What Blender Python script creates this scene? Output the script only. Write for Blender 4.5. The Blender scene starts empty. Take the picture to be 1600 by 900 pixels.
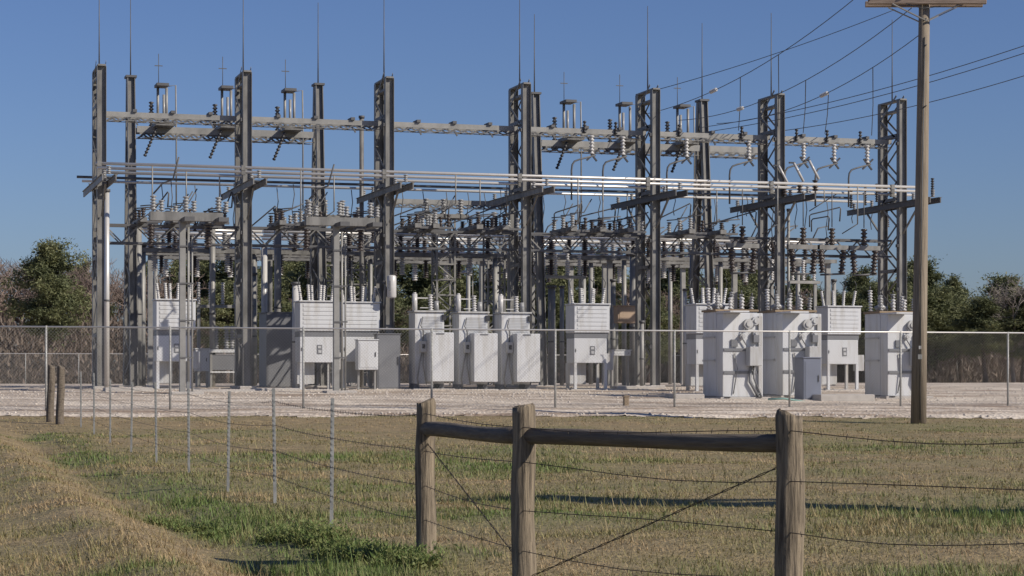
import bpy, math, random
import numpy as np
from mathutils import Vector, Matrix
random.seed(7); RNG = np.random.default_rng(11)
sc = bpy.context.scene; COL = sc.collection
R = math.radians
EYE = 1.46; F = 3200.0; HZ = 582.0
TH = R(16.93); CU, SU = math.cos(TH), math.sin(TH)
Y0 = 76.4

# ------------------------------------------------------------------ terrain
GV = [-90,-45,-36,-30,-23,-20,-17.6,-12,-6,0,6,20,70,120,300]
GZ = [0,0,.05,.13,.29,.33,.36,.57,.71,.86,.87,.84,.62,.4,.2]
def vnoise(x, y, s, seed):
    x = np.asarray(x, float)/s; y = np.asarray(y, float)/s
    r = np.random.default_rng(seed).random((256,256))
    xi = np.floor(x).astype(int); yi = np.floor(y).astype(int)
    fx = x-xi; fy = y-yi; fx = fx*fx*(3-2*fx); fy = fy*fy*(3-2*fy)
    a = r[xi&255, yi&255]; b = r[(xi+1)&255, yi&255]; c = r[xi&255,(yi+1)&255]; d = r[(xi+1)&255,(yi+1)&255]
    return (a*(1-fx)+b*fx)*(1-fy)+(c*(1-fx)+d*fx)*fy
def vcoord(X, Y): return -SU*np.asarray(X,float)+CU*(np.asarray(Y,float)-Y0)
def fencew(X, Y): return np.asarray(X,float)+.66+(np.asarray(Y,float)-16)*.304     # distance right of the farm fence line
def edge_d(X): return 53.3+.1*X
def gza(X, Y, bumps=True):
    X = np.asarray(X,float); Y = np.asarray(Y,float)
    z = np.interp(vcoord(X,Y), GV, GZ)
    if bumps:
        near = np.clip((62-Y)/20, .0, 1)
        z = z + near*((vnoise(X,Y,1.6,1)-.5)*.09+(vnoise(X,Y,.5,2)-.5)*.035)
        z = z + (1-near)*((vnoise(X,Y,3.2,5)-.5)*.05+(vnoise(X,Y,.9,8)-.5)*.03)
        w = fencew(X,Y); m = np.clip((48-Y)/6,0,1)
        z = z + m*(.14*np.exp(-((w+2.3)/.45)**2) - .10*np.exp(-((w+1.3)/.5)**2))*np.clip((60-Y)/20,0,1)
    return z
def gz(x, y): return float(gza([x],[y])[0])
def greenness(X, Y):
    w = fencew(X,Y)
    g = .62*vnoise(X,Y,2.6,21)+.38*vnoise(X,Y,.7,22)
    g = (g-.17)*1.15
    g = g + .55*(vnoise(np.asarray(X)*.3,Y,1.1,23)-.5)
    g = g + (.25+.9*vnoise(X,Y,1.3,25))*np.exp(-((w+1.15-.7*vnoise(X,Y,2.0,24))/.38)**2)*(np.asarray(Y)<44)
    g = g - .9*np.exp(-((w+2.1-.4*vnoise(X,Y,1.4,26))/.40)**2)*(vnoise(X,Y,2.2,27)>.25)
    g = g + .5*np.exp(-((np.asarray(Y)-16.2)/.9)**2)*(w<.6)*(w>-1.6)
    g = g - .3*np.clip((np.asarray(Y)-40)/8,0,1) + .25*((np.asarray(X)>8)&(np.asarray(Y)>44))
    return np.clip(g,0,1)

# ------------------------------------------------------------------ placement in the yard
def P(px, py, d): return Vector(((px-800)/F*d, d, EYE+(HZ-py)*d/F))
def U(u, v, z=0.0): return Vector((u*CU-v*SU, Y0+u*SU+v*CU, z))
def uof(px, v):
    k = (px-800)/F
    return (k*(Y0+CU*v)+SU*v)/(CU-SU*k)
def Q(px, v, py=None, z=None):
    p = U(uof(px,v), v)
    p.z = z if z is not None else (EYE+(HZ-py)*p.y/F if py is not None else gz(p.x,p.y))
    return p

# ------------------------------------------------------------------ materials
def mat(name, col, rough=.6, metal=0, var=.25, scale=3.0, bump=0, col2=None, coord='Object', detail=5, stretch=None, thr=None, bscale=None):
    m = bpy.data.materials.new(name); m.use_nodes = True; nt = m.node_tree; N = nt.nodes; L = nt.links
    b = N['Principled BSDF']; b.inputs['Roughness'].default_value = rough; b.inputs['Metallic'].default_value = metal
    tc = N.new('ShaderNodeTexCoord'); mp = N.new('ShaderNodeMapping'); L.new(tc.outputs[coord], mp.inputs[0])
    if stretch: mp.inputs['Scale'].default_value = stretch
    n = N.new('ShaderNodeTexNoise'); n.inputs['Scale'].default_value = scale; n.inputs['Detail'].default_value = detail; n.inputs['Roughness'].default_value = .65
    L.new(mp.outputs[0], n.inputs['Vector'])
    r = N.new('ShaderNodeValToRGB'); c2 = col2 or tuple(c*(1-var) for c in col)
    lo, hi = thr or (.3,.7)
    r.color_ramp.elements[0].position = lo; r.color_ramp.elements[1].position = hi
    r.color_ramp.elements[0].color = (*c2,1); r.color_ramp.elements[1].color = (*col,1)
    L.new(n.outputs['Fac'], r.inputs[0]); L.new(r.outputs[0], b.inputs['Base Color'])
    if bump:
        n2 = n
        if bscale:
            n2 = N.new('ShaderNodeTexNoise'); n2.inputs['Scale'].default_value = bscale; n2.inputs['Detail'].default_value = 6; L.new(mp.outputs[0], n2.inputs['Vector'])
        bp = N.new('ShaderNodeBump'); bp.inputs['Strength'].default_value = bump; bp.inputs['Distance'].default_value = .02
        L.new(n2.outputs['Fac'], bp.inputs['Height']); L.new(bp.outputs[0], b.inputs['Normal'])
    return m
M = {}
M['steel'] = mat('galvanized_steel', (.225,.22,.21), .55, .15, .5, 2.4, thr=(.35,.62), stretch=(1,1,.35))
M['steeld'] = mat('dull_steel', (.13,.13,.135), .6, .2, .35, 2)
M['lsteel'] = mat('light_galvanized', (.31,.305,.29), .5, .15, .35, 2)
M['alu'] = mat('aluminium_pipe', (.62,.60,.57), .35, .35, .12, 1)
M['white'] = mat('white_paint', (.55,.56,.575), .45, 0, .13, 1.6, col2=(.43,.42,.40), thr=(.30,.52), stretch=(3,3,.45), detail=8)
M['whited'] = mat('aged_white_paint', (.45,.455,.46), .5, 0, .2, 1.6, col2=(.33,.31,.28), thr=(.32,.55), stretch=(3,3,.45), detail=8)
M['gray'] = mat('gray_paint', (.17,.175,.19), .5, 0, .2, 1.5)
M['shadowgray'] = mat('blue_gray_shadow', (.16,.18,.24), .5, 0, .2, 1.5)  # shade put into the colour of the box by the middle transformer
M['tan'] = mat('tan_paint', (.42,.31,.22), .6, 0, .2, 2)
M['dark'] = mat('dark_metal', (.05,.05,.055), .5, .2, .3, 4)
M['porc'] = mat('gray_porcelain', (.30,.30,.30), .3, 0, .1, 4)
M['porcw'] = mat('white_porcelain', (.52,.51,.50), .3, 0, .1, 4)
M['brown'] = mat('brown_porcelain', (.06,.048,.045), .3, 0, .3, 4)
M['conc'] = mat('concrete', (.46,.43,.40), .9, 0, .25, 5, .4)
M['wire'] = mat('wire_metal', (.10,.105,.11), .5, .4, .2, 4)
M['chain'] = mat('chainlink_wire', (.30,.30,.29), .5, .3, .15, 4)
M['barb'] = mat('rusty_wire', (.07,.055,.045), .7, .2, .3, 30)
M['rust'] = mat('tan_rust', (.30,.22,.14), .8, 0, .3, 6)
M['green'] = mat('green_conduit', (.16,.30,.27), .5, 0, .2, 4)
M['tpost'] = mat('t_post_metal', (.42,.42,.40), .55, .2, .4, 9)
M['wood'] = mat('weathered_timber', (.31,.25,.175), .9, 0, .5, 6, 1.0, col2=(.085,.068,.05), stretch=(7,7,.45), detail=12, thr=(.36,.62))
M['woodh'] = mat('weathered_rail', (.20,.165,.125), .9, 0, .5, 6, .8, col2=(.075,.06,.048), stretch=(.5,6,6), detail=9, thr=(.28,.68))
M['pole'] = mat('pole_timber', (.33,.275,.21), .9, 0, .4, 5, .8, col2=(.16,.13,.10), stretch=(5,5,.25), detail=8)
M['arm'] = mat('crossarm_timber', (.40,.31,.25), .9, 0, .4, 5, .5, col2=(.2,.15,.12), stretch=(.4,5,5), detail=8)
M['bark'] = mat('bark', (.13,.10,.08), .95, 0, .4, 3, .5)
M['twig'] = mat('bare_twigs', (.27,.205,.17), .95, 0, .35, .5, coord='Object')
M['twigw'] = mat('pale_bark', (.30,.26,.23), .95, 0, .3, .5)

def leafmat(name, c1, c2, c3):
    m = bpy.data.materials.new(name); m.use_nodes = True; nt = m.node_tree; N = nt.nodes; L = nt.links
    b = N['Principled BSDF']; b.inputs['Roughness'].default_value = .7
    at = N.new('ShaderNodeAttribute'); at.attribute_name = 'tint'
    r = N.new('ShaderNodeValToRGB'); e = r.color_ramp.elements
    e[0].color = (*c1,1); e[1].color = (*c3,1); k = r.color_ramp.elements.new(.5); k.color = (*c2,1)
    L.new(at.outputs['Fac'], r.inputs[0]); L.new(r.outputs[0], b.inputs['Base Color'])
    tr = N.new('ShaderNodeBsdfTranslucent'); L.new(r.outputs[0], tr.inputs['Color'])
    mx = N.new('ShaderNodeMixShader'); mx.inputs[0].default_value = .22
    L.new(b.outputs[0], mx.inputs[1]); L.new(tr.outputs[0], mx.inputs[2]); L.new(mx.outputs[0], N['Material Output'].inputs[0])
    return m
M['pine'] = leafmat('pine_needles', (.075,.09,.04), (.125,.14,.06), (.19,.19,.085))
M['brush'] = leafmat('undergrowth_twigs', (.11,.085,.065), (.18,.14,.11), (.27,.215,.18))
M['grass'] = leafmat('grass_blades', (.40,.29,.155), (.255,.225,.095), (.135,.195,.05))

def groundmat():
    m = bpy.data.materials.new('field_ground'); m.use_nodes = True; nt = m.node_tree; N = nt.nodes; L = nt.links
    b = N['Principled BSDF']; b.inputs['Roughness'].default_value = .95
    tc = N.new('ShaderNodeTexCoord'); at = N.new('ShaderNodeAttribute'); at.attribute_name = 'tint'
    mp = N.new('ShaderNodeMapping'); mp.inputs['Scale'].default_value = (.6,1,1); L.new(tc.outputs['Object'], mp.inputs[0])
    n = N.new('ShaderNodeTexNoise'); n.inputs['Scale'].default_value = 5; n.inputs['Detail'].default_value = 10; n.inputs['Roughness'].default_value = .75
    L.new(mp.outputs[0], n.inputs['Vector'])
    r = N.new('ShaderNodeValToRGB'); e = r.color_ramp.elements
    e[0].position = .3; e[0].color = (.12,.085,.045,1); e[1].position = .72; e[1].color = (.42,.31,.17,1)
    k = e.new(.5); k.color = (.25,.19,.10,1)
    L.new(n.outputs['Fac'], r.inputs[0])
    mx = N.new('ShaderNodeMix'); mx.data_type = 'RGBA'; mx.inputs['B'].default_value = (.14,.15,.055,1)
    L.new(at.outputs['Fac'], mx.inputs['Factor']); L.new(r.outputs[0], mx.inputs['A']); L.new(mx.outputs['Result'], b.inputs['Base Color'])
    n3 = N.new('ShaderNodeTexNoise'); n3.inputs['Scale'].default_value = 22; n3.inputs['Detail'].default_value = 8; L.new(tc.outputs['Object'], n3.inputs['Vector'])
    bp = N.new('ShaderNodeBump'); bp.inputs['Strength'].default_value = .9; bp.inputs['Distance'].default_value = .05
    L.new(n3.outputs['Fac'], bp.inputs['Height']); L.new(bp.outputs[0], b.inputs['Normal'])
    return m
def gravelmat():
    m = bpy.data.materials.new('crushed_gravel'); m.use_nodes = True; nt = m.node_tree; N = nt.nodes; L = nt.links
    b = N['Principled BSDF']; b.inputs['Roughness'].default_value = .95
    tc = N.new('ShaderNodeTexCoord')
    v = N.new('ShaderNodeTexVoronoi'); v.inputs['Scale'].default_value = 9; L.new(tc.outputs['Object'], v.inputs['Vector'])
    n = N.new('ShaderNodeTexNoise'); n.inputs['Scale'].default_value = .8; n.inputs['Detail'].default_value = 9; n.inputs['Roughness'].default_value = .65; mp = N.new('ShaderNodeMapping'); mp.inputs['Rotation'].default_value = (0,0,-TH); mp.inputs['Scale'].default_value = (.28,1,1); L.new(tc.outputs['Object'], mp.inputs[0]); L.new(mp.outputs[0], n.inputs['Vector'])
    r = N.new('ShaderNodeValToRGB'); e = r.color_ramp.elements
    e[0].position = .38; e[0].color = (.30,.225,.165,1); e[1].position = .6; e[1].color = (.70,.615,.51,1)
    L.new(n.outputs['Fac'], r.inputs[0])
    hs = N.new('ShaderNodeMix'); hs.data_type = 'RGBA'; hs.blend_type = 'MULTIPLY'; hs.inputs['Factor'].default_value = .6
    r2 = N.new('ShaderNodeValToRGB'); r2.color_ramp.elements[0].color = (.45,.42,.40,1); r2.color_ramp.elements[1].color = (1,1,1,1); r2.color_ramp.elements[1].position = .6
    L.new(v.outputs['Color'], r2.inputs[0]); L.new(r.outputs[0], hs.inputs['A']); L.new(r2.outputs[0], hs.inputs['B']); L.new(hs.outputs['Result'], b.inputs['Base Color'])
    bp = N.new('ShaderNodeBump'); bp.inputs['Strength'].default_value = .8; bp.inputs['Distance'].default_value = .05
    L.new(v.outputs['Distance'], bp.inputs['Height']); L.new(bp.outputs[0], b.inputs['Normal'])
    return m
M['gravelst'] = mat('stone', (.60,.53,.46), .95, 0, .4, 2)
M['ground'] = groundmat(); M['gravel'] = gravelmat()

# ------------------------------------------------------------------ mesh builder
class MB:
    def __init__(s): s.v = []; s.f = []; s.sm = []
    def _add(s, vs, fs, smooth=False):
        o = len(s.v); s.v += [tuple(x) for x in vs]; s.f += [tuple(o+i for i in f) for f in fs]; s.sm += [smooth]*len(fs)
    def box(s, x0, x1, y0, y1, z0, z1, bev=0):
        if bev:
            b = bev; vs = []; 
            for z, ins in ((z0,b),(z0+b,0),(z1-b,0),(z1,b)):
                a0,a1,c0,c1 = x0+ins,x1-ins,y0+ins,y1-ins; q = b*.6 if not ins else b*.4
                vs += [(a0+q,c0,z),(a1-q,c0,z),(a1,c0+q,z),(a1,c1-q,z),(a1-q,c1,z),(a0+q,c1,z),(a0,c1-q,z),(a0,c0+q,z)]
            fs = [tuple(range(7,-1,-1)), tuple(range(24,32))]
            for k in range(3):
                for i in range(8):
                    j = (i+1)%8; fs.append((k*8+i,k*8+j,k*8+8+j,k*8+8+i))
            s._add(vs, fs); return s
        s._add([(x0,y0,z0),(x1,y0,z0),(x1,y1,z0),(x0,y1,z0),(x0,y0,z1),(x1,y0,z1),(x1,y1,z1),(x0,y1,z1)],
               [(3,2,1,0),(4,5,6,7),(0,1,5,4),(1,2,6,5),(2,3,7,6),(3,0,4,7)]); return s
    def tube(s, pts, r, n=6, r2=None, cap=True, smooth=True):
        pts = [Vector(p) for p in pts]; m = len(pts); rs = r if isinstance(r,(list,tuple)) else [r+((r2 if r2 is not None else r)-r)*i/(m-1) for i in range(m)]
        vs = []; up = None
        for i, p in enumerate(pts):
            t = (pts[min(i+1,m-1)]-pts[max(i-1,0)]).normalized()
            if up is None: up = Vector((0,0,1)) if abs(t.z)<.9 else Vector((0,1,0))
            a = t.cross(up).normalized(); b = a.cross(t); up = b
            for k in range(n):
                q = 2*math.pi*k/n+math.pi/n; vs.append(p+(a*math.cos(q)+b*math.sin(q))*rs[i])
        fs = []
        for i in range(m-1):
            for k in range(n):
                j = (k+1)%n; fs.append((i*n+k,i*n+j,(i+1)*n+j,(i+1)*n+k))
        s._add(vs, fs, smooth and n>4)
        if cap: 
            o = len(s.v)-len(vs); s.f += [tuple(o+k for k in range(n-1,-1,-1)), tuple(o+(m-1)*n+k for k in range(n))]; s.sm += [False,False]
        return s
    def bar(s, p, q, w=.06, h=None):
        h = h or w; p = Vector(p); q = Vector(q); t = (q-p).normalized()
        up = Vector((0,0,1)) if abs(t.z)<.95 else Vector((0,1,0)); a = t.cross(up).normalized()*w/2; b = a.normalized().cross(t)*h/2
        s._add([p-a-b,p+a-b,p+a+b,p-a+b,q-a-b,q+a-b,q+a+b,q-a+b],[(0,1,2,3),(7,6,5,4),(1,0,4,5),(2,1,5,6),(3,2,6,7),(0,3,7,4)]); return s
    def ins(s, p, q, r=.1, k=6, n=8, core=.55):
        p = Vector(p); q = Vector(q); pts = []; rs = []
        for i in range(k):
            for t, a in ((.08,core),(.35,1),(.55,1),(.75,core)):
                pts.append(p+(q-p)*((i+t)/k)); rs.append(r*a)
        return s.tube(pts, rs, n)
    def prism(s, poly, y0, y1):
        n = len(poly); s._add([(x,y0,z) for x,z in poly]+[(x,y1,z) for x,z in poly],
            [tuple(range(n)), tuple(range(2*n-1,n-1,-1))]+[((i+1)%n,i,n+i,n+(i+1)%n) for i in range(n)]); return s
    def build(s, name, m, parent=None, loc=None):
        me = bpy.data.meshes.new(name); me.from_pydata(s.v, [], s.f); me.polygons.foreach_set('use_smooth', s.sm)
        me.materials.append(M[m] if isinstance(m,str) else m); me.update()
        o = bpy.data.objects.new(name, me); COL.objects.link(o)
        if parent: o.parent = parent
        if loc is not None: o.location = loc
        return o
def tag(o, label, cat, group=None, kind=None):
    if label: o['label'] = label
    if cat: o['category'] = cat
    if group: o['group'] = group
    if kind: o['kind'] = kind
    return o
def empty(name, loc=(0,0,0), rz=0.0):
    o = bpy.data.objects.new(name, None); COL.objects.link(o); o.location = loc; o.rotation_euler = (0,0,rz); o.empty_display_size = .3; return o
KIDS = {}
def copy_tree(o, parent=None):
    c = o.copy(); COL.objects.link(c)
    if parent: c.parent = parent
    for ch in [x for x in ALLK.get(o.name, [])]: copy_tree(ch, c)
    return c
ALLK = {}
def index_children():
    ALLK.clear()
    for o in COL.objects:
        if o.parent: ALLK.setdefault(o.parent.name, []).append(o)
PROTO = {}
def inst(key, maker, loc, label, cat, group=None, rz=TH, scale=None):
    if key not in PROTO:
        r = maker(); PROTO[key] = r; o = r
    else:
        r = PROTO[key]; index_children_one(r); o = copy_tree(r)
    o.location = loc; o.rotation_euler = (0,0,rz)
    o.scale = scale if scale else (1,1,1)
    tag(o, label, cat, group); return o
def index_children_one(r):
    if r.name in ALLK: return
    def rec(x):
        ch = [o for o in COL.objects if o.parent == x]; ALLK[x.name] = ch
        for c in ch: rec(c)
    rec(r)
def np_mesh(name, V, m, T=None, parent=None):
    n = len(V)//3; me = bpy.data.meshes.new(name)
    me.vertices.add(len(V)); me.vertices.foreach_set('co', np.asarray(V,'f').ravel())
    me.loops.add(3*n); me.loops.foreach_set('vertex_index', np.arange(3*n,dtype='i'))
    me.polygons.add(n); me.polygons.foreach_set('loop_start', np.arange(0,3*n,3,dtype='i'))
    try: me.polygons.foreach_set('loop_total', np.full(n,3,'i'))
    except Exception: pass
    if T is not None:
        a = me.attributes.new('tint','FLOAT','FACE'); a.data.foreach_set('value', np.asarray(T,'f'))
    me.materials.append(M[m]); me.update(); me.validate()
    o = bpy.data.objects.new(name, me); COL.objects.link(o)
    if parent: o.parent = parent
    return o
def need_parent(o, p): o.parent = p; return o
ORD = ['first','second','third','fourth','fifth','sixth','seventh','eighth','ninth','tenth','eleventh','twelfth']

# ------------------------------------------------------------------ ground and gravel
def grid_mesh(name, xs, ys, zf, m, tint=False, keep=None):
    X, Y = np.meshgrid(xs, ys); Z = zf(X, Y); nx = len(xs); ny = len(ys)
    V = np.stack([X,Y,Z],-1).reshape(-1,3)
    i = np.arange(nx-1); j = np.arange(ny-1); I, J = np.meshgrid(i,j); a = (J*nx+I).ravel()
    Fq = np.stack([a,a+1,a+1+nx,a+nx],-1)
    if keep is not None: Fq = Fq[keep(X,Y)[:-1,:-1].ravel()]
    me = bpy.data.meshes.new(name); me.from_pydata(V.tolist(), [], Fq.tolist())
    me.polygons.foreach_set('use_smooth', [True]*len(Fq))
    if tint:
        at = me.attributes.new('tint','FLOAT','POINT'); at.data.foreach_set('value', greenness(X,Y).ravel().astype('f')*.8)
    me.materials.append(M[m]); me.update()
    o = bpy.data.objects.new(name, me); COL.objects.link(o); return o
xs = np.concatenate([[-3000,-800,-300,-150,-90,-60,-40,-30],np.arange(-24,-12,.5),np.arange(-12,12,.16),np.arange(12,24,.5),[24,30,40,60,90,150,300,800,3000]])
ys = np.concatenate([[-400,-100,-40,-10,0,5],np.arange(9,30,.16),np.arange(30,60,.35),np.arange(60,160,3),[165,180,210,300,600,1500,4000]])
tag(grid_mesh('field', xs, ys, lambda X,Y: gza(X,Y)-.07*((Y>edge_d(X)+2)&(Y<150)), 'ground', True), None, None, kind='structure')
gxs = np.concatenate([np.arange(-110,-30,4),np.arange(-30,30,.25),np.arange(30,120,4)])
gys = np.concatenate([np.arange(50.5,66,.12),np.arange(66,100,.6),np.arange(100,163,3)])
def gedge(X,Y): return edge_d(X)+(vnoise(X,0*X,1.1,31)-.5)*1.0+(vnoise(X,0*X,.3,32)-.5)*.5
tag(grid_mesh('gravel_yard', gxs, gys, lambda X,Y: gza(X,Y)+.05*np.clip((Y-gedge(X,Y))/.6,-1,1)+(.045*vnoise(X*.4,Y,1.3,33)+.03*vnoise(X*.7,Y,.3,34))*np.clip((Y-gedge(X,Y))/2,0,1)*np.clip((66-Y)/6,0,1), 'gravel', False, lambda X,Y: Y>gedge(X,Y)), None, None, kind='structure')

# grass ---------------------------------------------------------------
def grass(n, d0, d1, hmin, hmax, flat, seed, name, gmin=None, xlim=None, wmul=1.0, pw=1.0):
    r = np.random.default_rng(seed)
    t = r.random(n); Y = d0*(d1/d0)**(t**pw); X = (r.random(n)*2-1)*(Y*.285+1.2)
    if xlim is not None:
        k = xlim(X,Y); X = X[k]; Y = Y[k]
    k = Y < edge_d(X)+.1+.9*r.random(len(X))**3; X=X[k]; Y=Y[k]
    g = greenness(X,Y); k = r.random(len(X)) < np.clip((.25+.75*vnoise(X,Y,.4,41))*(.2+1.5*vnoise(X*.6,Y,1.3,43)),0,1)
    if gmin is not None: k &= g > gmin
    X=X[k]; Y=Y[k]; g=g[k]; m=len(X)
    lush = np.clip(g,0,1)
    h = (hmin+(hmax-hmin)*r.random(m)**2)*(.85+.4*lush)*(.6+.8*vnoise(X,Y,.8,42))
    w = (.004+.0007*Y)*wmul*(.7+.6*r.random(m))
    az = r.random(m)*2*np.pi; lean = (flat*(.5+r.random(m)))*(1-.5*lush)
    ax = np.cos(az); ay = np.sin(az)
    Z = gza(X,Y)-.01
    b0 = np.stack([X-ay*w/2,Y+ax*w/2,Z],-1); b1 = np.stack([X+ay*w/2,Y-ax*w/2,Z],-1)
    tp = np.stack([X+ax*h*np.sin(lean),Y+ay*h*np.sin(lean),Z+.012+h*np.cos(lean)],-1)
    V = np.stack([b0,b1,tp],1).reshape(-1,3)
    T = np.clip(lush*.85+(r.random(m)-.5)*.5+.16-.35*(vnoise(X,Y,.6,44)>.72),0,1)
    return V, T
parts = [grass(420000,10.2,56,.015,.06,1.15,3,'g',wmul=.85), grass(60000,10.2,40,.06,.17,1.45,4,'s',wmul=.6), grass(8000,10.2,40,.10,.28,.6,6,'t',wmul=.5),
         grass(60000,12,44,.03,.09,.6,5,'l',gmin=.5,wmul=1.0)]
np_mesh('grass', np.concatenate([p[0] for p in parts]), 'grass', np.concatenate([p[1] for p in parts]))
tag(bpy.data.objects['grass'], 'short dry brown and green grass covering the field', 'grass', kind='stuff')

# a leafy weed clump between the metal posts and the first timber post
def weed(spots, n, hh, label):
    r = np.random.default_rng(int(abs(spots[0][0])*100)+9); Vs = []; Ts = []
    cx, cy = spots[0][0], spots[0][1]
    for (sx, sy, rad) in spots:
        k = int(n*rad/.3); ns = max(8, k//22); a = r.random(ns)*6.28; q = rad*r.random(ns)**.6
        bx = sx+q*np.cos(a)*1.3; by = sy+q*np.sin(a); hz = hh*(.25+.75*r.random(ns))*(1-.5*(q/rad)**2)*(.6+.8*r.random())
        j = r.integers(0,ns,k); t = r.random(k); sp = .10*hz[j]/hh
        X = bx[j]+r.normal(size=k)*sp*(.3+t); Y = by[j]+r.normal(size=k)*sp*(.3+t); Z = gza(X,Y)+hz[j]*t
        sz = (.010+.03*r.random(k)**2)*(1.1-.5*t)
        c = np.stack([X-cx,Y-cy,Z],-1); d1 = r.normal(size=(k,3)); d2 = r.normal(size=(k,3)); d2[:,2] = abs(d2[:,2])+.3
        d1 /= np.linalg.norm(d1,axis=1)[:,None]; d2 /= np.linalg.norm(d2,axis=1)[:,None]
        Vs.append(np.stack([c-d1*sz[:,None]*.45,c+d1*sz[:,None]*.45,c+d2*sz[:,None]*2],1).reshape(-1,3)); Ts.append(np.clip(.72+.5*t*r.random(k)+.2*(r.random(k)-.5),0,1))
    o = np_mesh('weed_clump', np.concatenate(Vs), 'grass', np.concatenate(Ts)); o.location = (cx,cy,0); tag(o, label, 'weed')
def at(px,py,d): q = P(px,py,d); return (q.x,q.y)
weed([(*at(540,860,16.7),.22),(*at(505,855,17.2),.20),(*at(575,860,16.3),.16),(*at(470,850,17.5),.14),(*at(625,860,15.8),.18),(*at(430,850,17.9),.12),(*at(660,860,15.3),.10)], 2600, .22, 'ragged leafy green weed clumps left of the leftmost near timber post')
weed([(*at(300,800,20.4),.2),(*at(260,800,21),.14),(*at(345,800,19.6),.15)], 1600, .12, 'low green weed patch in the grass left of the metal posts')

# ------------------------------------------------------------------ farm fence
fence = empty('farm_fence', (-.66,16,gz(-.66,16)))
tag(fence, 'barbed wire field fence with timber posts, two rails and thin metal posts', 'fence')
FO = Vector(fence.location)
def fpost(x, y, r, top, dx=0):
    z0 = gz(x,y)-.15; pts = []; rs = []
    for i in range(9):
        t = i/8; pts.append((x+dx*t+.006*math.sin(9*t+x), y, z0+(top-z0)*t)); rs.append(r*(1.05-.07*t+.012*math.sin(14*t+x*3)))
    rs[-1] *= .97; pts.append((x+dx, y, top+.012)); rs.append(r*.85)
    mb = MB(); n = 28; pr = []; rr2 = []
    for i in range(len(pts)-1):
        for q in range(4): t = q/4; pr.append(Vector(pts[i])*(1-t)+Vector(pts[i+1])*t-FO); rr2.append(rs[i]*(1-t)+rs[i+1]*t)
    pr.append(Vector(pts[-1])-FO); rr2.append(rs[-1]); mb.tube(pr, rr2, n)
    rc = random.Random(int(x*100)); cr = [(rc.randrange(n), rc.random()*len(pr)*.7, rc.uniform(5,16), rc.uniform(.04,.11)) for _ in range(12)]
    for i in range(len(pr)):
        for k in range(n):
            vx = Vector(mb.v[i*n+k]); c0 = pr[i]; f = 1+.03*math.sin(k*1.3+i*.35+x)+.018*math.sin(k*3.1-i*.2)+rc.uniform(-.008,.008)
            for ck, c1, cl, cd in cr:
                if k == int(ck+.08*i)%n and c1 < i < c1+cl: f -= cd
            q = c0+(vx-c0)*f; mb.v[i*n+k] = (q.x,q.y,vx.z+(rc.uniform(-.012,.008) if i>=len(pr)-2 else 0))
    return mb
WP = [(-.675,16.0),(.075,13.33),(1.55,11.43)]
tops = [P(665,629,16.0).z, P(817,636,13.33).z, P(1235,650,11.43).z]
for (x,y),tz,r in zip(WP,tops,(.076,.076,.079)): fpost(x,y,r,tz).build('timber_post','wood',fence)
def rail(a, b, r):
    a = Vector(a)-FO; b = Vector(b)-FO
    L = (b-a).length; t = (b-a).normalized()
    mb = MB(); n = 10; pts = []; rs = []
    for i in range(n+1):
        s = i/n; pts.append((L*s, .006*math.sin(7*s), .008*math.sin(5*s+1))); rs.append(r*(1+.05*math.sin(8*s)))
    mb.tube(pts, rs, 16); o = mb.build('rail','woodh',fence); o.location = a
    o.rotation_euler = t.to_track_quat('X','Z').to_euler()
rail((WP[0][0],WP[0][1]-.0,P(665,671,16).z), (WP[1][0]-.02,WP[1][1]+.07,P(817,680,13.4).z), .055)
rail((WP[1][0]+.04,WP[1][1]-.04,P(820,683,13.3).z), (WP[2][0],WP[2][1],P(1235,692,11.43).z), .051)
for (px,d,h) in ((78,48.6,1.33),(93,47.4,1.33)):
    x = (px-800)/F*d; fpost(x,d,.088,gz(x,d)+h,.04).build('timber_post','woodh',fence)
tp = []
for d in (19.7,22.6,25.8,29.2,32.8,36.3,39.8,43,46):
    x = -.62-(d-16)*.302; z0 = gz(x,d); h = 1.27+.03*math.sin(d*5); tl = .02*math.sin(d*3)
    mb = MB(); mb.bar(Vector((x,d,z0-.1))-FO, Vector((x+tl,d,z0+h))-FO, .034, .012); mb.bar(Vector((x,d+.02,z0-.1))-FO, Vector((x+tl,d+.02,z0+h))-FO, .010, .045)
    for k in range(18): zz = z0+.25+k*.055; mb.box(x-.008-FO.x+tl*(k/18),x+.008-FO.x+tl*k/18,d-.014-FO.y,d-.006-FO.y,zz-FO.z,zz+.02-FO.z)
    mb.build('metal_post','tpost',fence); tp.append((x,d))
line = [( -.675+.0,16.0)]+tp+[((85-800)/F*48,48.0)]
right = [WP[0],WP[1],WP[2],(2.66,10.5),(4.6,8.8)]
fpost(4.6,8.8,.075,gz(4.6,8.8)+1.2).build('timber_post','wood',fence)
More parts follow.
